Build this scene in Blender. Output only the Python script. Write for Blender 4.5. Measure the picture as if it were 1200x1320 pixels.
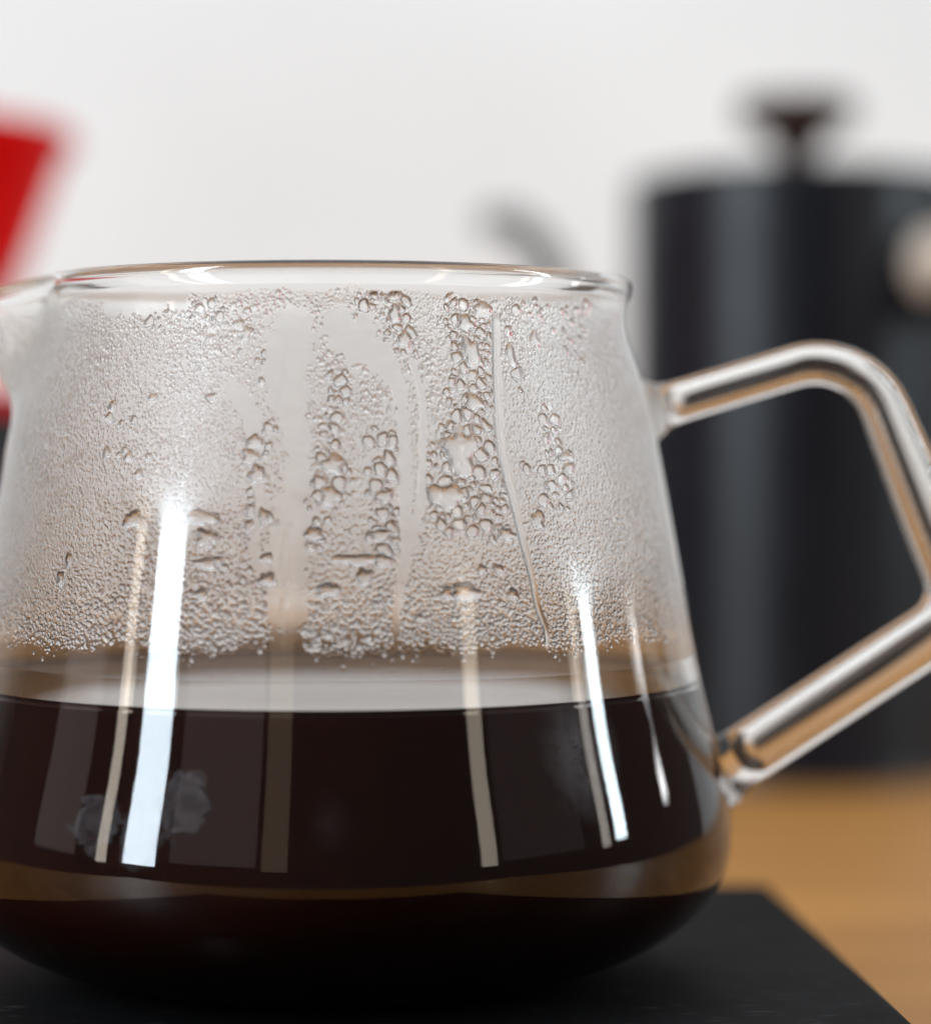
import bpy, bmesh, math, random
import numpy as np
from mathutils import Vector
random.seed(7)
rng = np.random.default_rng(11)
S = bpy.context.scene
for o in list(bpy.data.objects):
    bpy.data.objects.remove(o)

# ------------------------------------------------------------------ camera
SLAB_T = 0.022                       # thickness of the black plate, table top is z = 0
EYE = SLAB_T + 0.072                 # lens height
DIST = 0.370                         # lens to carafe axis
FPX = 3385.0                         # focal length in photo pixels (1200 wide)
AX = -0.0185                         # carafe axis x
cam = bpy.data.cameras.new('camera')
cam.sensor_fit = 'HORIZONTAL'
cam.sensor_width = 36
cam.lens = FPX / 1200 * 36
cam.shift_y = -79.0 / 1200
cam.clip_start = 0.01
cam.clip_end = 50
cam.dof.use_dof = True
cam.dof.focus_distance = 0.335
cam.dof.aperture_fstop = 7.8
cam.dof.aperture_blades = 0
co = bpy.data.objects.new('camera', cam)
S.collection.objects.link(co)
co.location = (0, -DIST, EYE)
co.rotation_euler = (math.radians(90), 0, 0)
S.camera = co

# ------------------------------------------------------------------ world and lamps
W = bpy.data.worlds.new('World')
S.world = W
W.use_nodes = True
W.node_tree.nodes['Background'].inputs[0].default_value = (1.0, 0.93, 0.92, 1)
W.node_tree.nodes['Background'].inputs[1].default_value = 0.10

def lamp(name, az, el_lo, el_hi, width_deg, dist, rad, col=(1, 1, 1), z0=None):
    """tall area lamp standing round the carafe; az from the camera side, + to the right"""
    a = math.radians(az)
    w = 2 * dist * math.tan(math.radians(width_deg / 2))
    base = EYE - 0.045
    lo = base + dist * math.tan(math.radians(el_lo))
    hi = base + dist * math.tan(math.radians(el_hi))
    l = bpy.data.lights.new(name, 'AREA')
    l.shape = 'RECTANGLE'
    l.size = w
    l.size_y = hi - lo
    l.energy = rad * math.pi * w * (hi - lo)
    l.color = col
    ob = bpy.data.objects.new(name, l)
    S.collection.objects.link(ob)
    ob.location = (AX + dist * math.sin(a), -dist * math.cos(a), (lo + hi) / 2)
    d = Vector((AX, 0, ob.location.z)) - ob.location
    ob.rotation_euler = d.to_track_quat('-Z', 'Y').to_euler()
    return ob

lamp('window_light', -50.6, 1.5, 48, 9.6, 1.5, 26, (0.78, 0.90, 1.0))
lamp('window_frame_light', -62.3, 1.0, 48, 3.2, 1.5, 8, (1.0, 0.88, 0.74))
lamp('window_light_right', 88.5, 3.0, 42, 4.4, 1.5, 28, (0.80, 0.93, 1.0))
lamp('window_frame_light_right', 82.5, 2.0, 42, 3.0, 1.5, 5, (1.0, 0.9, 0.8))
lamp('side_window_light', 110.5, 5.0, 8.0, 3.0, 1.6, 14, (1, 1, 1))
lamp('doorway_light', 45.0, 1.5, 45, 4.6, 1.7, 4.5, (1.0, 0.86, 0.70))
lamp('wall_glow_left', -30.0, 3.5, 50, 24, 1.9, 0.46, (1.0, 0.84, 0.84))  # wall_glow lamps: dim panels added in place of lit room walls, for reflections
lamp('wall_glow_far_left', -79.0, 2.0, 50, 15, 1.9, .62, (1.0, 0.88, 0.86))
lamp('brown_panel_light', -13.0, 2.0, 50, 7, 1.9, .75, (1.0, 0.78, 0.55))  # added dim panel that puts a brown band into the reflections
lamp('wall_glow_right', 62.0, 3.0, 50, 26, 1.9, 0.2, (1.0, 0.85, 0.85))
cl = bpy.data.lights.new('ceiling_bounce', 'AREA')  # added overhead panel, stands in for light bounced off the ceiling
cl.shape = 'RECTANGLE'; cl.size = 3.0; cl.size_y = 2.4
cl.energy = 0.95 * math.pi * 7.2
cl.color = (0.97, 0.985, 1.0)
clo = bpy.data.objects.new('ceiling_bounce', cl)
S.collection.objects.link(clo)
clo.location = (0, -0.1, 1.9)

S.view_settings.view_transform = 'Standard'
S.view_settings.look = 'None'
S.view_settings.gamma = 1
S.view_settings.exposure = 0
S.view_settings.use_curve_mapping = False
cy = S.cycles
cy.max_bounces = 24; cy.diffuse_bounces = 4; cy.glossy_bounces = 12
cy.transmission_bounces = 24; cy.transparent_max_bounces = 12
cy.sample_clamp_indirect = 6
cy.sample_clamp_direct = 0
cy.caustics_refractive = True; cy.caustics_reflective = True
cy.blur_glossy = 0.6
cy.use_adaptive_sampling = False
cy.use_denoising = True
try:
    cy.denoiser = 'OPENIMAGEDENOISE'
    cy.denoising_prefilter = 'ACCURATE'
    cy.denoising_input_passes = 'RGB_ALBEDO_NORMAL'
except Exception:
    pass

# ------------------------------------------------------------------ helpers
def nt_mat(name):
    m = bpy.data.materials.new(name)
    m.use_nodes = True
    m.node_tree.nodes.clear()
    return m, m.node_tree.nodes, m.node_tree.links

def principled(name, col, rough, metal=0.0, ior=1.5, noise=None, bump=None, coat=0.0):
    m, N, L = nt_mat(name)
    o = N.new('ShaderNodeOutputMaterial'); p = N.new('ShaderNodeBsdfPrincipled')
    L.new(p.outputs[0], o.inputs[0])
    p.inputs['Base Color'].default_value = (*col, 1)
    p.inputs['Roughness'].default_value = rough
    p.inputs['Metallic'].default_value = metal
    p.inputs['IOR'].default_value = ior
    p.inputs['Coat Weight'].default_value = coat
    tc = N.new('ShaderNodeTexCoord')
    if noise:
        sc, amt, det = noise
        n = N.new('ShaderNodeTexNoise'); n.inputs['Scale'].default_value = sc; n.inputs['Detail'].default_value = det
        L.new(tc.outputs['Object'], n.inputs['Vector'])
        mr = N.new('ShaderNodeMapRange')
        mr.inputs['To Min'].default_value = rough - amt; mr.inputs['To Max'].default_value = rough + amt
        mr.inputs['From Min'].default_value = .3; mr.inputs['From Max'].default_value = .7
        L.new(n.outputs[0], mr.inputs[0]); L.new(mr.outputs[0], p.inputs['Roughness'])
        mx = N.new('ShaderNodeMix'); mx.data_type = 'RGBA'
        mx.inputs[6].default_value = (*[c * .82 for c in col], 1); mx.inputs[7].default_value = (*[min(1, c * 1.15) for c in col], 1)
        L.new(n.outputs[0], mx.inputs[0]); L.new(mx.outputs[2], p.inputs['Base Color'])
    if bump:
        sc, st, dist = bump
        n = N.new('ShaderNodeTexNoise'); n.inputs['Scale'].default_value = sc; n.inputs['Detail'].default_value = 4
        L.new(tc.outputs['Object'], n.inputs['Vector'])
        b = N.new('ShaderNodeBump'); b.inputs['Strength'].default_value = st; b.inputs['Distance'].default_value = dist
        L.new(n.outputs[0], b.inputs['Height']); L.new(b.outputs[0], p.inputs['Normal'])
    return m

def link(ob, parent=None):
    S.collection.objects.link(ob)
    if parent: ob.parent = parent
    return ob

def mesh_np(name, V, faces, mat, parent=None, smooth=True, normals=None):
    """V (n,3) array, faces (m,4) array of quads (or list of polygons)"""
    me = bpy.data.meshes.new(name)
    if isinstance(faces, np.ndarray):
        m = len(faces); k = faces.shape[1]
        me.vertices.add(len(V)); me.vertices.foreach_set('co', np.ascontiguousarray(V, dtype=np.float32).ravel())
        me.loops.add(m * k); me.loops.foreach_set('vertex_index', np.ascontiguousarray(faces, dtype=np.int32).ravel())
        me.polygons.add(m)
        me.polygons.foreach_set('loop_start', np.arange(0, m * k, k, dtype=np.int32))
        me.update(calc_edges=True)
    else:
        me.from_pydata([tuple(v) for v in V], [], faces); me.update()
    me.polygons.foreach_set('use_smooth', np.full(len(me.polygons), smooth, dtype=bool))
    if normals is not None:
        me.normals_split_custom_set_from_vertices(normals)
    me.materials.append(mat)
    ob = bpy.data.objects.new(name, me)
    return link(ob, parent)

def grid_faces(nr, nc, wrap=False, flip=False):
    i = np.arange(nr - 1)[:, None]; j = np.arange(nc if wrap else nc - 1)[None, :]
    j2 = (j + 1) % nc
    a = i * nc + j; b = i * nc + j2; c = (i + 1) * nc + j2; d = (i + 1) * nc + j
    f = np.stack([a, b, c, d] if not flip else [a, d, c, b], -1).reshape(-1, 4)
    return f

def thing(name, label, cat, loc=(0, 0, 0)):
    o = bpy.data.objects.new(name, None)
    o.empty_display_size = .02
    S.collection.objects.link(o)
    o.location = loc; o['label'] = label; o['category'] = cat
    return o

def lathe(name, prof, mat, parent=None, n=96, center=(0, 0, 0), flip=False):
    prof = np.array(prof, float)
    ph = np.linspace(0, 2 * math.pi, n, endpoint=False)
    V = np.stack([prof[:, 0:1] * np.cos(ph), prof[:, 0:1] * np.sin(ph), np.repeat(prof[:, 1:2], n, 1)], -1).reshape(-1, 3)
    V += np.array(center)
    ob = mesh_np(name, V, grid_faces(len(prof), n, True, flip), mat, parent)
    return ob

def cr(P, n):
    """Catmull-Rom through points, n samples per segment"""
    P = np.array(P, float); Q = np.vstack([2 * P[0] - P[1], P, 2 * P[-1] - P[-2]])
    out = []
    for i in range(1, len(Q) - 2):
        t = np.linspace(0, 1, n, endpoint=False)[:, None]
        a, b, c, d = Q[i - 1], Q[i], Q[i + 1], Q[i + 2]
        out.append(.5 * ((2 * b) + (c - a) * t + (2 * a - 5 * b + 4 * c - d) * t ** 2 + (3 * b - a - 3 * c + d) * t ** 3))
    out.append(P[-1:])
    return np.vstack(out)

def tube(name, path, radii, mat, parent=None, n=32, squash=1.0, up=(0, 1, 0)):
    """swept closed tube; squash scales the section along 'up'"""
    path = np.array(path, float); T = np.gradient(path, axis=0); T /= np.linalg.norm(T, axis=1)[:, None]
    U = np.array(up, float); ph = np.linspace(0, 2 * math.pi, n, endpoint=False)
    rings = []
    for p, t, r in zip(path, T, radii):
        u = U - t * U.dot(t); u /= np.linalg.norm(u); v = np.cross(t, u)
        rings.append(p + r * (np.cos(ph)[:, None] * u * squash + np.sin(ph)[:, None] * v))
    V = np.vstack(rings); f = grid_faces(len(path), n, True, False).tolist()
    k = len(path) - 1
    V = np.vstack([V, path[0] , path[-1]]); c0 = len(V) - 2; c1 = len(V) - 1
    for j in range(n):
        j2 = (j + 1) % n
        f.append([c0, j2, j]); f.append([c1, k * n + j, k * n + j2])
    ob = mesh_np(name, V, f, mat, parent)
    bm = bmesh.new(); bm.from_mesh(ob.data); bmesh.ops.recalc_face_normals(bm, faces=bm.faces); bm.to_mesh(ob.data); bm.free()
    return ob

def fillet(P, R, n=14):
    P = [np.array(p, float) for p in P]; out = [P[0]]
    for i in range(1, len(P) - 1):
        a, b, c = P[i - 1], P[i], P[i + 1]
        u = (a - b) / np.linalg.norm(a - b); v = (c - b) / np.linalg.norm(c - b)
        ang = math.acos(np.clip(u.dot(v), -1, 1)); t = R[i - 1] / math.tan(ang / 2)
        s, e = b + u * t, b + v * t
        w = (u + v) / np.linalg.norm(u + v); ctr = b + w * R[i - 1] / math.sin(ang / 2)
        for k in range(n + 1):
            q = k / n
            x = (s - ctr) * (1 - q) + (e - ctr) * q
            out.append(ctr + x / np.linalg.norm(x) * R[i - 1])
    out.append(P[-1]); return np.array(out)

def resample(P, n):
    d = np.r_[0, np.cumsum(np.linalg.norm(np.diff(P, axis=0), axis=1))]
    t = np.linspace(0, d[-1], n)
    return np.stack([np.interp(t, d, P[:, k]) for k in range(3)], -1), t / d[-1]

def sstep(a, b, x):
    t = np.clip((x - a) / (b - a), 0, 1); return t * t * (3 - 2 * t)

# ------------------------------------------------------------------ materials
def glass_node(N, L, ior, rough_spec=None, rough_refr=0.0, smudges=None):
    """dielectric split in refraction and reflection so that the reflection alone can be hazed"""
    fr = N.new('ShaderNodeFresnel'); fr.inputs[0].default_value = ior
    rf = N.new('ShaderNodeBsdfRefraction'); rf.inputs['IOR'].default_value = ior; rf.inputs['Roughness'].default_value = rough_refr
    gl = N.new('ShaderNodeBsdfAnisotropic'); gl.inputs['Roughness'].default_value = 0.0; gl.inputs['Color'].default_value = (1, 1, 1, 1)
    mx = N.new('ShaderNodeMixShader')
    L.new(fr.outputs[0], mx.inputs[0]); L.new(rf.outputs[0], mx.inputs[1]); L.new(gl.outputs[0], mx.inputs[2])
    if rough_spec is not None:
        L.new(rough_spec, gl.inputs['Roughness'])
    return mx, rf, gl

def mat_clear_glass(name='clear_glass'):
    m, N, L = nt_mat(name)
    o = N.new('ShaderNodeOutputMaterial')
    g = N.new('ShaderNodeBsdfGlass'); g.inputs['IOR'].default_value = 1.47; g.inputs['Roughness'].default_value = 0
    g.inputs['Color'].default_value = (0.995, 0.992, 0.985, 1)
    L.new(g.outputs[0], o.inputs[0]); return m

def mat_fog(name, rough, tint=(1, 1, 1), film=0.0, low=-25.2):
    """thin water film on glass: refracts, and its finest mist scatters a little"""
    m, N, L = nt_mat(name)
    o = N.new('ShaderNodeOutputMaterial')
    g = N.new('ShaderNodeBsdfGlass'); g.inputs['IOR'].default_value = 1.40; g.inputs['Roughness'].default_value = rough
    g.inputs['Color'].default_value = (*tint, 1)
    if film > 0:
        t = N.new('ShaderNodeBsdfTranslucent'); t.inputs[0].default_value = (.85, .85, .85, 1)
        d = N.new('ShaderNodeBsdfDiffuse'); d.inputs[0].default_value = (.85, .85, .85, 1)
        a = N.new('ShaderNodeMixShader'); a.inputs[0].default_value = .5
        L.new(t.outputs[0], a.inputs[1]); L.new(d.outputs[0], a.inputs[2])
        mx = N.new('ShaderNodeMixShader')
        tc = N.new('ShaderNodeTexCoord'); sp = N.new('ShaderNodeSeparateXYZ'); L.new(tc.outputs['Object'], sp.inputs[0])
        def ramp(z0, z1):
            q = N.new('ShaderNodeMapRange'); q.interpolation_type = 'SMOOTHSTEP'
            q.inputs[1].default_value = z0 * .001 + EYE - SLAB_T; q.inputs[2].default_value = z1 * .001 + EYE - SLAB_T
            L.new(sp.outputs[2], q.inputs[0]); return q.outputs[0]
        m1 = N.new('ShaderNodeMath'); m1.operation = 'MULTIPLY'; L.new(ramp(low, low + 1.5), m1.inputs[0]); L.new(ramp(20.8, 19.6), m1.inputs[1])
        m2 = N.new('ShaderNodeMath'); m2.operation = 'MULTIPLY'; L.new(m1.outputs[0], m2.inputs[0]); m2.inputs[1].default_value = film
        m3 = N.new('ShaderNodeMath'); m3.operation = 'MULTIPLY'; L.new(m1.outputs[0], m3.inputs[0]); m3.inputs[1].default_value = rough
        L.new(m2.outputs[0], mx.inputs[0]); L.new(m3.outputs[0], g.inputs['Roughness'])
        L.new(g.outputs[0], mx.inputs[1]); L.new(a.outputs[0], mx.inputs[2]); L.new(mx.outputs[0], o.inputs[0])
    else:
        L.new(g.outputs[0], o.inputs[0])
    return m

M_glass = mat_clear_glass()
M_fog = mat_fog('fogged_glass', 0.0, film=0.07)
M_drop = mat_fog('water_on_glass', 0.0, film=0.04)
M_fogback = mat_fog('fogged_glass_far', 0.22, film=0.30, low=-23.8)
M_wall = principled('white_wall_paint', (0.88, 0.876, 0.868), 0.9, noise=(3, .05, 3), bump=(300, .15, .001))
M_kettle = principled('black_coated_steel', (0.0035, 0.005, 0.009), 0.35, ior=1.36, noise=(60, .03, 2))
M_wood_dark = principled('dark_walnut', (0.035, 0.010, 0.005), 0.45, noise=(90, .08, 4))
M_steel = principled('brushed_steel', (0.62, 0.60, 0.56), 0.32, metal=1.0, noise=(80, .06, 3))
M_pale = principled('pale_wood', (0.60, 0.51, 0.43), 0.5, noise=(90, .08, 4))
M_spout = principled('grey_coated_steel', (0.16, 0.165, 0.17), 0.4, ior=1.6, noise=(60, .04, 2))
M_red = principled('red_plastic', (0.72, 0.0, 0.001), 0.55, ior=1.2, noise=(40, .05, 2))
M_black = principled('black_ceramic', (0.012, 0.014, 0.018), 0.3, noise=(40, .05, 2))

def mat_slab():
    m, N, L = nt_mat('matte_black_plastic')
    o = N.new('ShaderNodeOutputMaterial'); p = N.new('ShaderNodeBsdfPrincipled'); L.new(p.outputs[0], o.inputs[0])
    tc = N.new('ShaderNodeTexCoord')
    n = N.new('ShaderNodeTexNoise'); n.inputs['Scale'].default_value = 45; n.inputs['Detail'].default_value = 6
    L.new(tc.outputs['Object'], n.inputs['Vector'])
    r = N.new('ShaderNodeMapRange'); r.inputs[1].default_value = .35; r.inputs[2].default_value = .75
    r.inputs[3].default_value = .52; r.inputs[4].default_value = .66
    L.new(n.outputs[0], r.inputs[0]); L.new(r.outputs[0], p.inputs['Roughness'])
    # fine scuffs
    mp = N.new('ShaderNodeMapping'); mp.inputs['Scale'].default_value = (160, 900, 1); mp.inputs['Rotation'].default_value = (0, 0, .3)
    n2 = N.new('ShaderNodeTexNoise'); n2.inputs['Scale'].default_value = 1; n2.inputs['Detail'].default_value = 2
    L.new(tc.outputs['Object'], mp.inputs[0]); L.new(mp.outputs[0], n2.inputs['Vector'])
    cr_ = N.new('ShaderNodeValToRGB'); cr_.color_ramp.elements[0].position = .62; cr_.color_ramp.elements[1].position = .76
    L.new(n2.outputs[0], cr_.inputs[0])
    mk = N.new('ShaderNodeMath'); mk.operation = 'MULTIPLY'
    L.new(cr_.outputs[0], mk.inputs[0]); L.new(n.outputs[0], mk.inputs[1])
    mx = N.new('ShaderNodeMix'); mx.data_type = 'RGBA'
    mx.inputs[6].default_value = (.006, .006, .0065, 1); mx.inputs[7].default_value = (.07, .07, .07, 1)
    L.new(mk.outputs[0], mx.inputs[0]); L.new(mx.outputs[2], p.inputs['Base Color'])
    p.inputs['IOR'].default_value = 1.13
    b = N.new('ShaderNodeBump'); b.inputs['Strength'].default_value = .25; b.inputs['Distance'].default_value = .0001
    n3 = N.new('ShaderNodeTexNoise'); n3.inputs['Scale'].default_value = 3500
    L.new(tc.outputs['Object'], n3.inputs['Vector']); L.new(n3.outputs[0], b.inputs['Height']); L.new(b.outputs[0], p.inputs['Normal'])
    return m
M_slab = mat_slab()

def mat_table():
    m, N, L = nt_mat('oak_wood')
    o = N.new('ShaderNodeOutputMaterial'); p = N.new('ShaderNodeBsdfPrincipled'); L.new(p.outputs[0], o.inputs[0])
    tc = N.new('ShaderNodeTexCoord'); mp = N.new('ShaderNodeMapping')
    mp.inputs['Scale'].default_value = (2.2, 26, 1); mp.inputs['Rotation'].default_value = (0, 0, .12)
    L.new(tc.outputs['Object'], mp.inputs[0])
    n = N.new('ShaderNodeTexNoise'); n.inputs['Scale'].default_value = 2.2; n.inputs['Detail'].default_value = 6; n.inputs['Distortion'].default_value = .8
    L.new(mp.outputs[0], n.inputs['Vector'])
    c = N.new('ShaderNodeValToRGB'); e = c.color_ramp.elements
    e[0].position = .3; e[0].color = (.31, .132, .026, 1); e[1].position = .72; e[1].color = (.55, .26, .060, 1)
    L.new(n.outputs[0], c.inputs[0]); L.new(c.outputs[0], p.inputs['Base Color'])
    p.inputs['Roughness'].default_value = .5
    b = N.new('ShaderNodeBump'); b.inputs['Strength'].default_value = .2; b.inputs['Distance'].default_value = .0005
    L.new(n.outputs[0], b.inputs['Height']); L.new(b.outputs[0], p.inputs['Normal'])
    return m
M_table = mat_table()

# ------------------------------------------------------------------ setting
WALL_Y = 0.95
V = np.array([(-3, WALL_Y, -.9), (1.15, WALL_Y, -.9), (1.15, WALL_Y, 2.6), (-3, WALL_Y, 2.6)], float)
wall = mesh_np('wall', V, [[0, 1, 2, 3]], M_wall, smooth=False); wall['kind'] = 'structure'

def box(name, lo, hi, mat, bevel=0.0, seg=3, parent=None, rotz=0, origin=None):
    lo = np.array(lo, float); hi = np.array(hi, float); c = (lo + hi) / 2 if origin is None else np.array(origin, float)
    bm = bmesh.new(); bmesh.ops.create_cube(bm, size=1)
    for v in bm.verts:
        v.co = Vector([(lo[k] + hi[k]) / 2 + v.co[k] * (hi[k] - lo[k]) - c[k] for k in range(3)])
    if bevel: bmesh.ops.bevel(bm, geom=bm.edges[:], offset=bevel, segments=seg, profile=.5, affect='EDGES')
    me = bpy.data.meshes.new(name); bm.to_mesh(me); bm.free()
    me.polygons.foreach_set('use_smooth', np.ones(len(me.polygons), dtype=bool)); me.materials.append(mat)
    ob = bpy.data.objects.new(name, me); ob.location = c; ob.rotation_euler.z = rotz
    link(ob, parent)
    return ob

table = box('wooden_table', (-.55, -.43, -.035), (.50, WALL_Y - .01, 0), M_table, .003)
table['label'] = 'light brown wooden table under the black plate and the kettle'
table['category'] = 'table'

# black plate under the carafe; right rear corner at (0.049, 0.062)
plate = thing('scale_plate', 'flat matte black plate under the glass coffee server', 'plate', (0.0505, 0.067, 0))
plate.rotation_euler.z = math.radians(3.4)
box('platform', (-.150, -.200, .0015), (0, 0, SLAB_T), M_slab, .0016, 4, plate)
for fx, fy in ((-.012, -.012), (-.138, -.012), (-.012, -.188), (-.138, -.188)):
    lathe('foot', [(0.0001, 0), (.005, 0), (.0055, .0016), (0.0001, .0016)], M_black, plate, 20, (fx, fy, 0))

# ------------------------------------------------------------------ carafe geometry (mm, z relative to lens height)
OUT = [(24.0, 40.6), (23.3, 41.55), (22.2, 41.65), (20.6, 41.15), (18, 41.0), (15.4, 41.5), (12.7, 42.4), (9.9, 43.4), (5, 44.7), (0, 45.7), (-13, 48.0),
       (-27.2, 50.45), (-33, 51.7), (-40, 53.6), (-47, 55.3), (-52, 55.95), (-56.7, 55.5), (-61, 53.4), (-65, 49.6), (-68.7, 43.6),
       (-70.9, 37), (-71.9, 31), (-72, 28)]
TH = 1.55
outc = cr([(r, z) for z, r in OUT], 10)
for _k in range(140):                               # fair the wall so that reflections run straight
    _n = outc.copy(); _n[1:-1] = .25 * outc[:-2] + .5 * outc[1:-1] + .25 * outc[2:]
    _i = np.arange(len(outc)); _w = (sstep(50, 70, _i) * np.where(_k < 15, 1.0, sstep(168, 145, -_i * -1.0) if False else 1 - sstep(140, 165, _i)))[:, None]
    outc = outc * (1 - _w) + _n * _w            # columns r, z
tan = np.gradient(outc, axis=0); tan /= np.linalg.norm(tan, axis=1)[:, None]
nor = np.stack([tan[:, 1], -tan[:, 0]], -1)        # points inward for a downward curve
inc = outc + nor * TH
inc = inc[outc[:, 1] < 21.9]
_o = np.argsort(inc[:, 1]); IZ, IR = inc[_o, 1], inc[_o, 0]
def r_in(z): return np.interp(z, IZ, IR)
COF = -32.3
FZ0, FZ1 = -28.4, 21.2                             # condensation band

def spout(P):
    """pulls the rim out to a pouring lip on the left (-x); P in mm, axis at the origin"""
    r = np.hypot(P[..., 0], P[..., 1]); ph = np.arctan2(P[..., 1], P[..., 0])
    d = np.abs(np.abs(ph) - math.pi)
    h = sstep(3.0, 22.0, P[..., 2]) ** 1.1
    g = np.exp(-(d / .23) ** 2); pinch = np.exp(-((d - .40) / .12) ** 2)
    dr = (13.0 * g - .5 * pinch) * h
    k = (r + dr) / np.maximum(r, 1e-6)
    Q = P.copy(); Q[..., 0] *= k; Q[..., 1] *= k
    Q[..., 2] -= 3.2 * g * sstep(10, 24, P[..., 2])
    return Q

def to_world(P):
    Q = P * .001; Q[..., 0] += AX; Q[..., 2] += EYE
    return Q

NS = 640
def rev(name, prof, mat, parent, flip, n=NS):
    ph = np.linspace(0, 2 * math.pi, n, endpoint=False)
    P = np.stack([prof[:, 0:1] * np.cos(ph), prof[:, 0:1] * np.sin(ph), np.repeat(prof[:, 1:2], n, 1)], -1)
    W_ = to_world(spout(P)).reshape(-1, 3) - np.array(parent.location)
    return mesh_np(name, W_, grid_faces(len(prof), n, True, flip), mat, parent)

server = thing('coffee_server', 'clear glass coffee server with misted walls and a bent glass handle, on the black plate', 'coffee pot', (AX, 0, SLAB_T))

# body: from the inner wall top over the lip, down the outside, across the foot
lip_in = cr([(r_in(FZ1), FZ1), (39.5, 21.9), (39.4, 22.8), (39.75, 23.8), (40.6, 24.0)], 8)[:-1]
foot = np.array([(27.2, -71.9), (26.0, -71.2), (18, -70.9), (8, -70.8), (.02, -70.8)])
body_prof = np.vstack([lip_in, outc, foot])
# smooth densify
def mat_body():
    m, N, L = nt_mat('server_glass')
    o = N.new('ShaderNodeOutputMaterial'); tc = N.new('ShaderNodeTexCoord')
    sep = N.new('ShaderNodeSeparateXYZ'); L.new(tc.outputs['Object'], sep.inputs[0])
    # haze of steam on the upper outside: blurs the reflections only
    z_m = lambda z: (z * .001 + EYE - SLAB_T)
    mr = N.new('ShaderNodeMapRange'); mr.interpolation_type = 'SMOOTHSTEP'
    mr.inputs[1].default_value = z_m(-16); mr.inputs[2].default_value = z_m(-3); mr.inputs[3].default_value = 0.035; mr.inputs[4].default_value = .46
    ze = N.new('ShaderNodeMath'); ze.operation = 'MULTIPLY_ADD'; L.new(sep.outputs[0], ze.inputs[0]); ze.inputs[1].default_value = .2; L.new(sep.outputs[2], ze.inputs[2])
    L.new(ze.outputs[0], mr.inputs[0])
    mr2 = N.new('ShaderNodeMapRange'); mr2.interpolation_type = 'SMOOTHSTEP'
    mr2.inputs[1].default_value = z_m(20.5); mr2.inputs[2].default_value = z_m(21.5); mr2.inputs[3].default_value = 1; mr2.inputs[4].default_value = 0
    L.new(sep.outputs[2], mr2.inputs[0])
    mu = N.new('ShaderNodeMath'); mu.operation = 'MULTIPLY'; L.new(mr.outputs[0], mu.inputs[0]); L.new(mr2.outputs[0], mu.inputs[1])
    mx, rf, gl = glass_node(N, L, 1.47, mu.outputs[0])
    rf.inputs['Color'].default_value = (.995, .992, .985, 1)
    # finger marks and dried splashes on the outside: thin pale film
    def spot(center, rad, squash=(1, 1, 1)):
        v = N.new('ShaderNodeVectorMath'); v.operation = 'SUBTRACT'; L.new(tc.outputs['Object'], v.inputs[0]); v.inputs[1].default_value = center
        s = N.new('ShaderNodeVectorMath'); s.operation = 'MULTIPLY'; L.new(v.outputs[0], s.inputs[0]); s.inputs[1].default_value = squash
        l = N.new('ShaderNodeVectorMath'); l.operation = 'LENGTH'; L.new(s.outputs[0], l.inputs[0])
        return l.outputs['Value'], v
    n1 = N.new('ShaderNodeTexNoise'); n1.inputs['Scale'].default_value = 330; n1.inputs['Detail'].default_value = 6; n1.inputs['Roughness'].default_value = .65
    L.new(tc.outputs['Object'], n1.inputs['Vector'])
    n2 = N.new('ShaderNodeTexNoise'); n2.inputs['Scale'].default_value = 1300; n2.inputs['Detail'].default_value = 3
    L.new(tc.outputs['Object'], n2.inputs['Vector'])
    total = None
    def P(x, y):
        p = px_to_server(x, y, outer=True); return p
    SP = [((236, 1035), .0030, (1, 1, .75), .09, .9), ((178, 1082), .0028, (1, 1, .8), .06, .8), ((125, 1060), .0035, (1, 1, 1), .07, .5),
          ((425, 1062), .0022, (1, 1, .7), .008, 1.0),
          ((752, 970), .0045, (1, 1, .6), .12, 1.0), ((285, 1222), .003, (.8, 1, 1.6), .008, 1.0)]
    for (x, y), rad, sq, amt, sharp in SP:
        val, _ = spot(tuple(P(x, y)), rad, sq)
        # edge broken up by noise
        a = N.new('ShaderNodeMath'); a.operation = 'MULTIPLY_ADD'; L.new(n1.outputs[0], a.inputs[0]); a.inputs[1].default_value = rad * 2.6; L.new(val, a.inputs[2])
        r = N.new('ShaderNodeMapRange'); r.interpolation_type = 'SMOOTHSTEP'
        r.inputs[1].default_value = rad * (2.35 if sharp < .95 else 2.8); r.inputs[2].default_value = rad * (2.15 if sharp < .95 else 1.5)
        r.inputs[3].default_value = 0; r.inputs[4].default_value = amt
        L.new(a.outputs[0], r.inputs[0])
        om = N.new('ShaderNodeMath'); om.operation = 'SUBTRACT'; om.inputs[0].default_value = amt; L.new(r.outputs[0], om.inputs[1])
        rg = N.new('ShaderNodeMath'); rg.operation = 'MULTIPLY'; L.new(om.outputs[0], rg.inputs[0]); L.new(r.outputs[0], rg.inputs[1])
        r_ = N.new('ShaderNodeMath'); r_.operation = 'MULTIPLY_ADD'; L.new(rg.outputs[0], r_.inputs[0]); r_.inputs[1].default_value = 3.2 / amt; 
        hf = N.new('ShaderNodeMath'); hf.operation = 'MULTIPLY'; L.new(r.outputs[0], hf.inputs[0]); hf.inputs[1].default_value = .6 if sharp < .95 else 1.0
        if sharp < .95: L.new(hf.outputs[0], r_.inputs[2]); r = r_
        if total is None: total = r.outputs[0]
        else:
            ad = N.new('ShaderNodeMath'); ad.operation = 'ADD'; L.new(total, ad.inputs[0]); L.new(r.outputs[0], ad.inputs[1]); total = ad.outputs[0]
    wv = N.new('ShaderNodeTexWave'); wv.wave_type = 'RINGS'; wv.rings_direction = 'SPHERICAL'; wv.inputs['Scale'].default_value = 700
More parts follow.
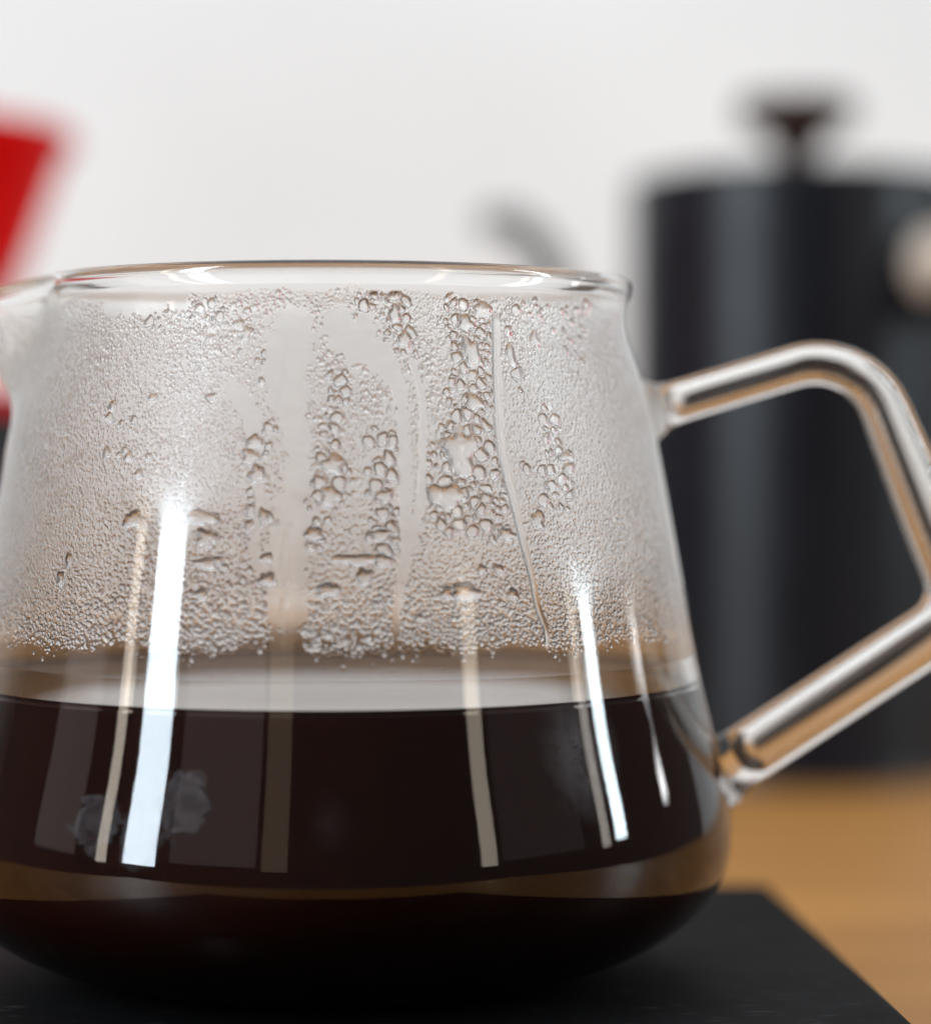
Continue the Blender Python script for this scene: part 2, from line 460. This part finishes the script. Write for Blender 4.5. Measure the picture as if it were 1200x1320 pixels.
    wv.inputs['Distortion'].default_value = 9; wv.inputs['Detail'].default_value = 2; wv.inputs['Detail Scale'].default_value = 1.2
    off = N.new('ShaderNodeVectorMath'); off.operation = 'SUBTRACT'; L.new(tc.outputs['Object'], off.inputs[0]); off.inputs[1].default_value = tuple(px_to_server(770, 1010, outer=True))
    L.new(off.outputs[0], wv.inputs['Vector'])
    gr = N.new('ShaderNodeMath'); gr.operation = 'MULTIPLY'; L.new(wv.outputs['Fac'], gr.inputs[0]); L.new(n2.outputs[0], gr.inputs[1])
    gr2 = N.new('ShaderNodeMath'); gr2.operation = 'MULTIPLY_ADD'; L.new(gr.outputs[0], gr2.inputs[0]); gr2.inputs[1].default_value = .6; gr2.inputs[2].default_value = 0.0
    gr3 = N.new('ShaderNodeMath'); gr3.operation = 'MULTIPLY_ADD'; L.new(n1.outputs[0], gr3.inputs[0]); gr3.inputs[1].default_value = 3.2; gr3.inputs[2].default_value = -1.1; gr3.use_clamp = True
    gr4 = N.new('ShaderNodeMath'); gr4.operation = 'ADD'; L.new(gr2.outputs[0], gr4.inputs[0]); L.new(gr3.outputs[0], gr4.inputs[1])
    sm = N.new('ShaderNodeMath'); sm.operation = 'MULTIPLY'; L.new(total, sm.inputs[0]); L.new(gr4.outputs[0], sm.inputs[1]); sm.use_clamp = True
    # tiny dust specks
    vo = N.new('ShaderNodeTexVoronoi'); vo.inputs['Scale'].default_value = 210; L.new(tc.outputs['Object'], vo.inputs['Vector'])
    ds = N.new('ShaderNodeMath'); ds.operation = 'LESS_THAN'; L.new(vo.outputs['Distance'], ds.inputs[0]); ds.inputs[1].default_value = .035
    wn = N.new('ShaderNodeSeparateColor'); L.new(vo.outputs['Color'], wn.inputs[0])
    gt = N.new('ShaderNodeMath'); gt.operation = 'GREATER_THAN'; L.new(wn.outputs[0], gt.inputs[0]); gt.inputs[1].default_value = .86
    d2 = N.new('ShaderNodeMath'); d2.operation = 'MULTIPLY'; L.new(ds.outputs[0], d2.inputs[0]); L.new(gt.outputs[0], d2.inputs[1])
    d3 = N.new('ShaderNodeMath'); d3.operation = 'MULTIPLY_ADD'; L.new(d2.outputs[0], d3.inputs[0]); d3.inputs[1].default_value = .35; L.new(sm.outputs[0], d3.inputs[2]); d3.use_clamp = True
    df = N.new('ShaderNodeBsdfDiffuse'); df.inputs[0].default_value = (.75, .78, .85, 1)
    fin = N.new('ShaderNodeMixShader'); L.new(d3.outputs[0], fin.inputs[0]); L.new(mx.outputs[0], fin.inputs[1]); L.new(df.outputs[0], fin.inputs[2])
    L.new(fin.outputs[0], o.inputs[0])
    return m

_oo = np.argsort(outc[:, 1]); OZ, OR = outc[_oo, 1], outc[_oo, 0]
def px_hit(x, y, outer=False):
    """point of the front wall (angle, z mm, radius mm) that the photo shows at pixel x, y"""
    x = np.asarray(x, float); y = np.asarray(y, float)
    dx = (x - 600) / FPX; dz = (581 - y) / FPX; D = DIST * 1000; cx = AX * 1000
    z = np.zeros_like(dx)
    for _ in range(25):
        r = np.interp(z, OZ, OR) if outer else r_in(z)
        a = dx ** 2 + 1; b = -2 * (cx * dx + D); c = cx * cx + D * D - r * r
        t = (-b - np.sqrt(np.maximum(b * b - 4 * a * c, 0))) / 2 / a
        z = dz * t
    return np.arctan2(t - D, dx * t - cx), z, r
def px_to_server(x, y, outer=False):
    ph, z, r = px_hit(x, y, outer)
    return np.array([r * math.cos(ph) * .001, r * math.sin(ph) * .001, z * .001 + EYE - SLAB_T])

M_body = mat_body()
rev('glass_body', body_prof, M_body, server, True)
# clear inner wall between the mist and the coffee
zz = np.linspace(FZ0, COF - .35, 8)
def ring_arc(name, prof, mat, ph0, ph1, n):
    ph = np.linspace(ph0, ph1, n)
    P = np.stack([prof[:, 0:1] * np.cos(ph), prof[:, 0:1] * np.sin(ph), np.repeat(prof[:, 1:2], n, 1)], -1)
    return mesh_np(name, to_world(P).reshape(-1, 3) - np.array(server.location), grid_faces(len(prof), n, False, True), mat, server)
def mat_tan_film():
    m, N, L = nt_mat('tan_glass_film')
    o = N.new('ShaderNodeOutputMaterial'); g = N.new('ShaderNodeBsdfGlass'); g.inputs['IOR'].default_value = 1.45; g.inputs['Color'].default_value = (.99, .98, .97, 1)
    a = N.new('ShaderNodeBsdfTranslucent'); a.inputs[0].default_value = (.50, .27, .11, 1)
    b = N.new('ShaderNodeBsdfDiffuse'); b.inputs[0].default_value = (.50, .27, .11, 1)
    ab = N.new('ShaderNodeMixShader'); ab.inputs[0].default_value = .5; L.new(a.outputs[0], ab.inputs[1]); L.new(b.outputs[0], ab.inputs[2])
    tc = N.new('ShaderNodeTexCoord'); sp = N.new('ShaderNodeSeparateXYZ'); L.new(tc.outputs['Object'], sp.inputs[0])
    n = N.new('ShaderNodeTexNoise'); n.inputs['Scale'].default_value = 180; n.inputs['Detail'].default_value = 4; L.new(tc.outputs['Object'], n.inputs['Vector'])
    ma = N.new('ShaderNodeMath'); ma.operation = 'MULTIPLY_ADD'; L.new(n.outputs[0], ma.inputs[0]); ma.inputs[1].default_value = .0024; L.new(sp.outputs[2], ma.inputs[2])
    q = N.new('ShaderNodeMapRange'); q.interpolation_type = 'SMOOTHSTEP'
    q.inputs[1].default_value = (COF + 3.2) * .001 + EYE - SLAB_T + .0012; q.inputs[2].default_value = (COF + 5.8) * .001 + EYE - SLAB_T + .0012
    q.inputs[3].default_value = .85; q.inputs[4].default_value = 0
    L.new(ma.outputs[0], q.inputs[0])
    mx = N.new('ShaderNodeMixShader'); L.new(q.outputs[0], mx.inputs[0]); L.new(g.outputs[0], mx.inputs[1]); L.new(ab.outputs[0], mx.inputs[2]); L.new(mx.outputs[0], o.inputs[0])
    return m
_pr = np.stack([r_in(zz), zz], -1)[::-1]
ring_arc('inner_wall', _pr, M_glass, -math.pi, 0, 321)
ring_arc('brown_reflection_film', _pr, mat_tan_film(), 0, math.pi, 321)  # brown reflection put in: tan film added on the far wall, mirrored by the coffee

# ------------------------------------------------------------------ condensation relief
def vnoise(s, z, scale, seed):
    """smooth value noise"""
    g = np.random.default_rng(seed).random((256, 256))
    x = s / scale + 500; y = z / scale + 500
    i = np.floor(x).astype(int); j = np.floor(y).astype(int); fx = x - i; fy = y - j
    fx = fx * fx * (3 - 2 * fx); fy = fy * fy * (3 - 2 * fy); i %= 256; j %= 256; i2 = (i + 1) % 256; j2 = (j + 1) % 256
    return (g[i, j] * (1 - fx) + g[i2, j] * fx) * (1 - fy) + (g[i, j2] * (1 - fx) + g[i2, j2] * fx) * fy
def fbm(s, z, scale, seed, n=3):
    t = 0; a = 1; w = 0
    for k in range(n):
        t = t + a * vnoise(s, z, scale / 2 ** k, seed + k); w += a; a *= .5
    return t / w

def cells(s, z, cell, seed, jit=.42):
    """jittered grid of seeds: returns nearest distance, second nearest, id of nearest, its random numbers"""
    R = np.random.default_rng(seed); n = 512
    jx = R.random((n, n)) * 2 * jit - jit; jy = R.random((n, n)) * 2 * jit - jit
    i = np.floor(s / cell).astype(int); j = np.floor(z / cell).astype(int)
    f1 = np.full(s.shape, 1e9); f2 = np.full(s.shape, 1e9); best = np.zeros(s.shape, int); cxs = np.zeros(s.shape); czs = np.zeros(s.shape)
    for a in (-1, 0, 1):
        for b in (-1, 0, 1):
            ii = i + a; jj = j + b; im = ii % n; jm = jj % n
            px = (ii + .5 + jx[im, jm]) * cell; pz = (jj + .5 + jy[im, jm]) * cell
            d = np.hypot(s - px, z - pz)
            m = d < f1
            f2 = np.where(m, f1, np.minimum(f2, d)); f1 = np.where(m, d, f1)
            best = np.where(m, im * n + jm, best); cxs = np.where(m, px, cxs); czs = np.where(m, pz, czs)
    return f1, f2, best, cxs, czs

def beads(s, z, cell, seed, rlo, rhi, slope, keep=1.0):
    """packed spherical caps"""
    R = np.random.default_rng(seed + 99); n = 512
    J = np.random.default_rng(seed); jx = J.random((n, n)) * .84 - .42; jy = J.random((n, n)) * .84 - .42
    rad = (rlo + (rhi - rlo) * R.random((n, n)) ** 1.3) * cell; on = R.random((n, n)) < keep
    i = np.floor(s / cell).astype(int); j = np.floor(z / cell).astype(int); h = np.zeros(s.shape)
    for a in (-1, 0, 1):
        for b in (-1, 0, 1):
            ii = i + a; jj = j + b; im = ii % n; jm = jj % n
            px = (ii + .5 + jx[im, jm]) * cell; pz = (jj + .5 + jy[im, jm]) * cell
            r = rad[im, jm]
            q = 1 - ((s - px) ** 2 + (z - pz) ** 2) / r ** 2
            h = np.maximum(h, np.where(on[im, jm], np.clip(q, 0, 1) * r * slope / 2, 0))
    return h

SREF = 46.0                                        # arc scale, mm per radian
def px_sz(x, y):
    ph, z, r = px_hit(x, y); return (ph + math.pi / 2) * SREF, z

# clusters of large merged drops: (x0, y0, x1, y1, density, size class)
CL = [(496, 372, 532, 462, .8, 1), (572, 372, 636, 480, .95, 1), (575, 470, 632, 560, .85, 1), (592, 540, 640, 590, .9, 1), (548, 560, 600, 690, .9, 1), (590, 590, 655, 690, .85, 1),
      (405, 560, 446, 650, .85, 1), (380, 640, 425, 700, .5, 1), (472, 560, 512, 640, .65, 1), (472, 630, 512, 720, .85, 1), (425, 455, 452, 530, .5, 1), (415, 520, 450, 560, .7, 1),
      (650, 420, 672, 520, .6, 1), (690, 575, 738, 660, .75, 1), (695, 520, 722, 600, .6, 1), (248, 375, 290, 418, .7, 1), (196, 395, 214, 425, .7, 1),
      (312, 560, 345, 650, .5, 1), (355, 460, 385, 540, .35, 1), (300, 440, 345, 520, .25, 1), (330, 540, 350, 690, .3, 1), (660, 370, 700, 420, .5, 1), (700, 380, 790, 470, .25, 1),
      (140, 515, 210, 600, .06, 1), (570, 480, 640, 540, .5, 1), (670, 590, 700, 620, .8, 1), (455, 375, 500, 400, .6, 1), (225, 480, 300, 540, .05, 1)]
# single drops: x, y, half width px, half height px, height mm
DR = [(592, 584, 24, 32, .55), (268, 694, 15, 13, .55), (264, 668, 22, 9, .4), (176, 671, 17, 11, .5), (345, 748, 11, 9, .45), (262, 767, 8, 8, .4), (85, 747, 8, 10, .4), (94, 722, 6, 9, .35),
      (423, 761, 15, 9, .35), (598, 764, 18, 12, .40), (575, 766, 8, 9, .3), (690, 671, 11, 13, .5), (458, 722, 26, 7, .33), (470, 745, 11, 12, .38), (492, 723, 10, 9, .38), (650, 690, 13, 9, .4),
      (658, 767, 8, 8, .38), (150, 525, 7, 8, .4), (201, 515, 8, 7, .4), (318, 432, 10, 12, .35), (325, 590, 13, 11, .45), (332, 612, 11, 13, .5), (330, 570, 12, 9, .4), (345, 720, 8, 6, .3),
      (268, 727, 17, 8, .42), (283, 724, 7, 6, .4), (640, 735, 8, 7, .33), (619, 735, 7, 6, .3), (540, 797, 6, 5, .28), (405, 690, 12, 9, .4), (429, 600, 15, 14, .5), (573, 640, 26, 16, .5), (605, 455, 15, 20, .5),
      (618, 400, 17, 12, .5), (598, 418, 14, 12, .48), (508, 405, 9, 15, .45), (520, 440, 11, 12, .42), (495, 640, 13, 9, .4), (490, 690, 15, 8, .4), (425, 640, 13, 14, .45), (610, 520, 15, 11, .48), (725, 590, 16, 6, .4),
      (685, 440, 9, 12, .35), (655, 460, 8, 16, .42), (187, 850, 8, 9, .3), (195, 590, 6, 6, .3), (142, 585, 7, 8, .35), (170, 590, 8, 7, .35), (182, 612, 7, 7, .33), (310, 420, 9, 8, .3), (322, 680, 6, 10, .35), (340, 668, 6, 12, .35)]
# trickle tracks: points (x, y, half width px), height mm
ST = [([(375, 425, 34), (372, 470, 34), (368, 520, 22), (386, 560, 18), (380, 600, 17), (378, 650, 24), (372, 700, 24), (371, 760, 24), (372, 840, 23)], .02),
      ([(440, 425, 30), (468, 445, 32), (495, 470, 20), (513, 500, 12), (519, 560, 9), (521, 640, 9), (523, 700, 9), (515, 760, 7), (510, 800, 5), (509, 838, 4)], .05),
      ([(530, 470, 6), (543, 520, 6), (543, 600, 6), (540, 650, 7), (530, 700, 8)], .03),
      ([(636, 415, 8), (637, 480, 8), (641, 560, 8), (650, 610, 8), (660, 650, 8), (671, 700, 6), (682, 745, 5), (690, 785, 5), (700, 812, 5), (702, 842, 4)], .16),
      ([(374, 680, 6), (366, 725, 6), (370, 760, 6), (366, 788, 6), (366, 815, 5), (366, 845, 5)], .05),
      ([(150, 392, 20), (190, 388, 22), (235, 382, 18)], .0),
      ([(300, 500, 10), (325, 540, 14), (330, 600, 10), (336, 660, 7), (330, 700, 7), (338, 740, 7)], .0)]

def relief(s, z, coarse=False):
    """height of the water layer in mm, and ids: >0 drop, <0 trickle, 0 fine beads"""
    ws = s + .5 * (fbm(s, z, 2.6, 5) - .5) + .10 * (fbm(s, z, .5, 15, 2) - .5)
    wz = z + .5 * (fbm(s, z, 2.6, 8) - .5) + .10 * (fbm(s, z, .5, 18, 2) - .5)
    big = fbm(s, z, 9, 31, 3)
    h = beads(ws, wz, .56, 3, .26, .50, 1.15, .93)
    h2 = beads(ws, wz, .80, 4, .28, .56, 1.0, .6) * sstep(.46, .66, big)
    h3 = beads(ws, wz, .34, 6, .25, .45, .9, .75) * sstep(.62, .45, big)
    h = np.maximum(np.maximum(h * (.45 + 1.0 * fbm(s, z, 5, 77)), h2), h3)
    ids = np.zeros(s.shape, int)
    # trickles wipe the beads away
    wipe = np.zeros(s.shape); ridge = np.zeros(s.shape)
    wob = (fbm(s, z, 1.3, 55) - .5)
    for k, (pts, hh) in enumerate(ST):
        p = cr(pts, 6); ss, zz_ = px_sz(p[:, 0], p[:, 1]); hw = p[:, 2] / 10.2
        D = np.full(s.shape, 1e9); Wd = np.ones(s.shape)
        lo, hi = ss.min() - 6, ss.max() + 6
        m = (s > lo) & (s < hi)
        sm, zm = s[m], z[m]; d_ = np.full(sm.shape, 1e9); w_ = np.ones(sm.shape)
        for a in range(len(p) - 1):
            ax, az, bx, bz = ss[a], zz_[a], ss[a + 1], zz_[a + 1]
            L2 = (bx - ax) ** 2 + (bz - az) ** 2; t = np.clip(((sm - ax) * (bx - ax) + (zm - az) * (bz - az)) / L2, 0, 1)
            d = np.hypot(sm - ax - t * (bx - ax), zm - az - t * (bz - az)); wl = hw[a] * (1 - t) + hw[a + 1] * t
            q = d / wl; u = q < d_; d_ = np.where(u, q, d_); w_ = np.where(u, wl, w_)
        q = d_ + wob[m] * (1.3 if hw.max() > 1.5 else .5) + (fbm(sm, zm, .55, 60, 2) - .5) * .5
        w = 1 - sstep(.92, 1.06, q)
        wipe[m] = np.maximum(wipe[m], w)
        ridge[m] = np.maximum(ridge[m], hh * np.clip(1 - (d_ + .2 * wob[m]) ** 2, 0, 1) ** .7 * (.8 + .4 * fbm(sm, zm, 4, 21, 1)))
        if not coarse: 
            I = ids[m]; I[w > .5] = -(k + 1); ids[m] = I
    # clusters
    c1, c2, cid, cxs, czs = cells(ws + .5 * wob, wz, 1.75, 12)
    c1b, c2b, cidb, cxb, czb = cells(ws - .4 * wob, wz, 1.15, 13)
    R = np.random.default_rng(40).random(512 * 512); R2 = np.random.default_rng(41).random(512 * 512)
    dens = np.zeros(s.shape); densb = np.zeros(s.shape)
    for x0, y0, x1, y1, de, _ in CL:
        (sa, sb), (za, zb) = px_sz(np.array([x0, x1]), np.array([y0, y1])) if False else (lambda q: ((q[0][0], q[0][1]), (q[1][0], q[1][1])))(px_sz(np.array([x0, x1]), np.array([y0, y1])))
        for D_, X_, Z_ in ((dens, cxs, czs), (densb, cxb, czb)):
            nz_ = 1 + .9 * (vnoise(X_, Z_, 2.2, 91) - .5)
            e = (np.abs((X_ - (sa + sb) / 2) / (abs(sb - sa) / 2 + .25)) ** 2.4 + np.abs((Z_ - (za + zb) / 2) / (abs(zb - za) / 2 + .4)) ** 2.4) * nz_
            D_[:] = np.maximum(D_, de * (e < 1))
    onA = (R[cid] < dens * .8) & (wipe < .5); onB = (R2[cidb] < densb * .95) & ~onA & (wipe < .5)
    eA = np.minimum((c2 - c1) / 2, (.75 + .5 * R2[cid]) - c1 + .25 * wob); eB = np.minimum((c2b - c1b) / 2, (.42 + .36 * R[cidb]) - c1b + .2 * wob)
    eA = eA + .10 * (fbm(s, z, .7, 44, 2) - .5); eB = eB + .08 * (fbm(s, z, .6, 45, 2) - .5)
    hA = np.where(onA, .56 * np.sqrt(np.clip(1 - (1 - np.clip((eA - .06) / .36, 0, 1)) ** 2, 0, 1)) * (.75 + .5 * R2[cid]), 0)
    hB = np.where(onB, .42 * np.sqrt(np.clip(1 - (1 - np.clip((eB - .05) / .28, 0, 1)) ** 2, 0, 1)) * (.75 + .5 * R[cidb]), 0)
    h = h * (1 - wipe) + ridge
    # beads keep clear of the big drops' outline
    h = np.where(onA, np.maximum(hA, h * (hA <= 0)), h); h = np.where(onB, np.maximum(hB, h * (hB <= 0) * .7), h)
    if not coarse:
        ids = np.where(hA > .03, 1000 + cid, ids); ids = np.where(hB > .03, 500000 + cidb, ids)
        for k, (x, y, a, b, hh) in enumerate(DR):
            sc_, zc = px_sz(x, y); a, b = a / 9.8, b / 10.2
            m = (np.abs(s - sc_) < a * 2) & (np.abs(z - zc) < b * 2)
            sm, zm = s[m] - sc_, z[m] - zc
            th = np.arctan2(zm / b, sm / a); q = np.hypot(sm / a, zm / b)
            lob = 1 + .13 * np.sin(3 * th + k) + .10 * np.sin(5 * th + 2.3 * k) + .5 * (fbm(s[m], z[m], 1.0, 90 + k) - .5)
            q = q / lob
            hd = hh * 1.15 * np.clip(1 - q ** 3.0, 0, 1) ** .75 * (1 - .35 * zm / b * np.clip(q, 0, 1))
            inside = q < 1
            hm = h[m]; hm = np.where(inside, hd, hm); h[m] = hm
            I = ids[m]; I[inside] = 2000000 + k; ids[m] = I
    # ragged lower end, clear below; clear band under the rim
    lowz = -25.3 + 2.2 * (fbm(s, z * .4, 1.2, 66) - .5) + 2.0 * (fbm(s, z * 0, 6, 68) - .5)
    top = 20.2 + 2.2 * (fbm(s, z * 0, 5, 70) - .5) + 1.0 * (fbm(s, z, 1.0, 71) - .5)
    f = sstep(0, 3.2, z - lowz) ** .7 * sstep(0, .8, top - z)
    h = h * f; ids = np.where(f > .3, ids, 0)
    # swollen beads hanging at the lower edge
    hb = beads(ws, wz, .75, 34, .15, .38, .8, .18) * np.exp(-((z - lowz - .2) / 1.0) ** 2)
    u = (ids == 0); h = np.where(u, np.maximum(h, hb), h)
    return h, ids

def fog_patch(ph0, ph1, ds, dz, coarse):
    npn = int((ph1 - ph0) * SREF / ds) + 1; nz = int((FZ1 - FZ0) / dz) + 1
    ph = np.linspace(ph0, ph1, npn); z = np.linspace(FZ1, FZ0, nz)
    PH, Z = np.meshgrid(ph, z)
    s = (PH + math.pi / 2) * SREF
    if coarse:
        h = beads(s, Z, 1.3, 23, .35, .62, .55) ; h = np.maximum(h, beads(s, Z, 2.6, 24, .2, .5, .4, .5))
        h *= sstep(0, .8, Z + 23.6 + .8 * (fbm(s, Z, 1.5, 66) - .5)) * sstep(0, .8, 19.3 - Z); ids = np.zeros(s.shape, int)
    else:
        h, ids = relief(s, Z)
    e = np.minimum(sstep(0, .4, Z - FZ0), sstep(0, .4, FZ1 - Z)) * sstep(0, .6, (PH - ph0) * SREF) * sstep(0, .6, (ph1 - PH) * SREF)
    h = h * e
    r = r_in(Z) - h
    P = np.stack([r * np.cos(PH), r * np.sin(PH), Z], -1)
    P = to_world(spout(P)) - np.array(server.location)
    # analytic normals by differences, pointing to the axis
    du = np.gradient(P, axis=1); dv = np.gradient(P, axis=0)
    n = np.cross(dv, du); n /= np.linalg.norm(n, axis=-1)[..., None]
    c = P.copy(); c[..., 2] = 0
    sgn = np.sign(-(n * c).sum(-1).mean()); n = n * sgn
    F = grid_faces(nz, npn, False, False)
    V_ = P.reshape(-1, 3); Nn = n.reshape(-1, 3)
    a, b, d = V_[F[:, 0]], V_[F[:, 1]], V_[F[:, 3]]
    fn = np.cross(b - a, d - a); 
    if (fn * Nn[F[:, 0]]).sum() < 0: F = F[:, ::-1].copy()
    return V_, Nn, F, ids.reshape(-1)

def submesh(name, V_, Nn, F, mat):
    u, inv = np.unique(F.ravel(), return_inverse=True)
    return mesh_np(name, V_[u], inv.reshape(-1, F.shape[1]).astype(np.int32), mat, server, True, Nn[u])

HALF = math.radians(80)
V_, Nn, F, ids = fog_patch(-math.pi / 2 - HALF, -math.pi / 2 + HALF, .092, .092, False)
fid = np.sort(ids[F], axis=1)[:, 2]
fid = np.where(fid == 0, ids[F].min(1) * (ids[F].min(1) < 0), fid)
uq, cnt = np.unique(fid, return_counts=True)
keep = [(c, u) for u, c in zip(uq, cnt) if u != 0 and (c > 60 or u < 0)]
keep.sort(reverse=True); keep = keep[:290]
kept = {u for c, u in keep}
order = np.argsort(fid, kind='stable'); fs = fid[order]
rest = []
for u in uq:
    a, b = np.searchsorted(fs, u), np.searchsorted(fs, u, 'right')
    idx = order[a:b]
    if u in kept:
        submesh('water_trickle' if u < 0 else 'water_drop', V_, Nn, F[idx], M_drop)
    else:
        rest.append(idx)
fog = submesh('condensation', V_, Nn, F[np.concatenate(rest)], M_fog); fog['kind'] = 'stuff'
print('front relief', len(F), 'drops', len(kept))
V_, Nn, F, ids = fog_patch(-math.pi / 2 + HALF, 3 * math.pi / 2 - HALF, .3, .3, True)
fogb = submesh('condensation', V_, Nn, F, M_fogback); fogb['kind'] = 'stuff'

# ------------------------------------------------------------------ handle (mm relative to lens, at the axis depth)
def hp(x, y): return ((x - 600) / 9.149, (581 - y) / 9.149)
hpx = [(826, 532), (1108, 447), (1247, 786), (915, 1003)]
pts = [(hp(x, y)[0] * .001, 0.0, hp(x, y)[1] * .001 + EYE) for x, y in hpx]
path = fillet(pts, [.0105, .0075], 18)
path, tt = resample(path, 150)
Lh = np.linalg.norm(np.diff(path, axis=0), axis=1).sum()
rr = .00295 + (.00415 - .00295) * sstep(.18, .55, tt)
d0 = tt * Lh; d1 = (1 - tt) * Lh
rr = rr + .0019 * np.exp(-(d0 / .0026) ** 2) + .0011 * np.exp(-(d1 / .0035) ** 2)
ploc = path - np.array(server.location)
hnd = tube('handle', ploc, rr, M_glass, server, 48)
# the handle is a hollow glass tube: the bore is the same tube inside out
bore = tube('bore', ploc[4:-6], rr[4:-6] * .58 * np.clip(np.minimum(np.arange(len(ploc) - 10), np.arange(len(ploc) - 10)[::-1]) / 4.0 + .15, 0, 1) ** .5, M_glass, server, 48)
_bm = bmesh.new(); _bm.from_mesh(bore.data); bmesh.ops.reverse_faces(_bm, faces=_bm.faces); _me = bpy.data.meshes.new('bore_inner'); _bm.to_mesh(_me); _bm.free()
_bm = bmesh.new(); _bm.from_mesh(hnd.data); _bm.from_mesh(_me); _bm.to_mesh(hnd.data); _bm.free()
bpy.data.objects.remove(bore); hnd.data.polygons.foreach_set('use_smooth', np.ones(len(hnd.data.polygons), dtype=bool))

# ------------------------------------------------------------------ coffee
def mat_coffee():
    m, N, L = nt_mat('black_coffee')
    o = N.new('ShaderNodeOutputMaterial'); p = N.new('ShaderNodeBsdfPrincipled')
    p.inputs['Base Color'].default_value = (.020, .006, .003, 1); p.inputs['Roughness'].default_value = .0; p.inputs['IOR'].default_value = 1.38
    L.new(p.outputs[0], o.inputs[0]); return m
M_coffee = mat_coffee()
M_cside = principled('coffee_behind_glass', (.019, .0042, .0018), 1.0, ior=1.01)
zc = np.linspace(COF - .3, -70.2, 60)
inner_low = np.interp(zc, IZ, IR)
side = np.stack([inner_low - .0, zc], -1)
tops = [(0.02, COF), (30, COF), (r_in(COF) - 2.2, COF), (r_in(COF) - 1.1, COF + .05), (r_in(COF) - .4, COF + .22), (r_in(COF) - .02, COF + .5)]
coffee = thing('coffee', 'black coffee filling the lower half of the glass server', 'coffee', (AX, 0, SLAB_T + .0018))
def revc(name, prof, mat, flip):
    prof = np.array(prof, float); n = 256
    ph = np.linspace(0, 2 * math.pi, n, endpoint=False)
    P = np.stack([prof[:, 0:1] * np.cos(ph), prof[:, 0:1] * np.sin(ph), np.repeat(prof[:, 1:2], n, 1)], -1)
    return mesh_np(name, to_world(P).reshape(-1, 3) - np.array(coffee.location), grid_faces(len(prof), n, True, flip), mat, coffee)
revc('liquid', np.vstack([[(r_in(COF) - .02, COF + .5)], [(r_in(COF) + .0, COF - .3)], side[1:], [(.02, -70.2)]]), M_cside, False)
revc('surface', tops, M_coffee, False)

# ------------------------------------------------------------------ kettle
KX, KY, KR = .0985, .412, .0495
kettle = thing('gooseneck_kettle', 'matte black kettle with dark wooden lid knob and grey gooseneck spout, behind the server', 'kettle', (KX, KY, 0))
kt = EYE + .0795
lathe('body', cr([(.001, .001), (KR - .002, .0012), (KR + .0006, .004), (KR, .05), (KR, .12), (KR, kt - .004), (KR - .0006, kt - .001), (KR - .003, kt)], 6), M_kettle, kettle, 96)
lathe('lid', [(KR - .0032, kt - .0005), (KR - .004, kt + .0018), (.03, kt + .0030), (.008, kt + .0034), (.001, kt + .0034)], M_kettle, kettle, 96)
kz = kt + .003
lathe('knob', cr([(.0085, kz), (.0066, kz + .003), (.0066, kz + .007), (.0100, kz + .0115), (.0150, kz + .0140), (.0175, kz + .0165), (.0175, kz + .0205), (.0155, kz + .0228), (.001, kz + .0238)], 6), M_wood_dark, kettle, 64)
# gooseneck: leaves the lower left of the body, rises and turns over to the left
def kp(x, y, d): return ((x - 600) / FPX * d - KX, 0.0, EYE + (581 - y) / FPX * d)
dk = KY + DIST
gp = cr([kp(860, 880, dk), kp(800, 850, dk), kp(762, 720, dk), kp(745, 540, dk), kp(728, 410, dk), kp(700, 330, dk), kp(668, 292, dk), kp(640, 285, dk), kp(622, 296, dk)], 8)
tube('spout', gp, np.linspace(.0075, .0042, len(gp)), M_spout, kettle, 24)
# handle on the right with its steel mount
hx = .0075
hk = cr([(.033, -.036, EYE + .043), (.045, -.050, EYE + .044), (.062, -.068, EYE + .042), (.075, -.085, EYE + .02), (.076, -.086, EYE - .03), (.072, -.080, EYE - .055)], 8)
bm_ = tube('handle', hk, np.full(len(hk), .0065), M_kettle, kettle, 24)
mount = lathe('handle_mount', cr([(.001, 0), (.0085, .0005), (.0105, .004), (.0095, .009), (.006, .013), (.001, .0145)], 5), M_pale, kettle, 48)
mount.location = (.0325, -.0375, EYE + .0525); mount.rotation_euler = (math.radians(90), 0, math.radians(40))

# ------------------------------------------------------------------ red dripper on a black server, far left
DX, DY = -.166, .36
dd = DY + DIST
def dz(y): return EYE + (581 - y) / FPX * dd
def dxr(x): return (x - 600) / FPX * dd - DX
mug_top = dz(530)
mug = thing('black_mug', 'black cylindrical vessel under the red dripper at the left edge', 'mug', (DX, DY, 0))
lathe('body', cr([(.001, .001), (.046, .0015), (.049, .006), (.0495, .05), (.0485, mug_top - .004), (.0480, mug_top - .001), (.0455, mug_top - .001), (.045, mug_top - .01), (.045, .012), (.001, .01)], 6), M_black, mug, 96)
drip = thing('red_dripper', 'red plastic coffee dripper cone at the left edge, on the black vessel', 'coffee dripper', (DX, DY, mug_top))
zt = dz(178) - mug_top; zb = .012
rt = dxr(94)
lathe('cone', cr([(.018, .004), (.026, zb), (dxr(12), zt * .42), (rt - .0035, zt - .006), (rt, zt - .002), (rt - .0006, zt), (rt - .0032, zt - .001), (dxr(12) - .003, zt * .42), (.015, .006)], 6), M_red, drip, 96)
lathe('base_ring', cr([(.012, .004), (.020, .0060), (.050, .0062), (.0530, .0046), (.0530, .002), (.050, .0006), (.012, .0006)], 5), M_red, drip, 96)
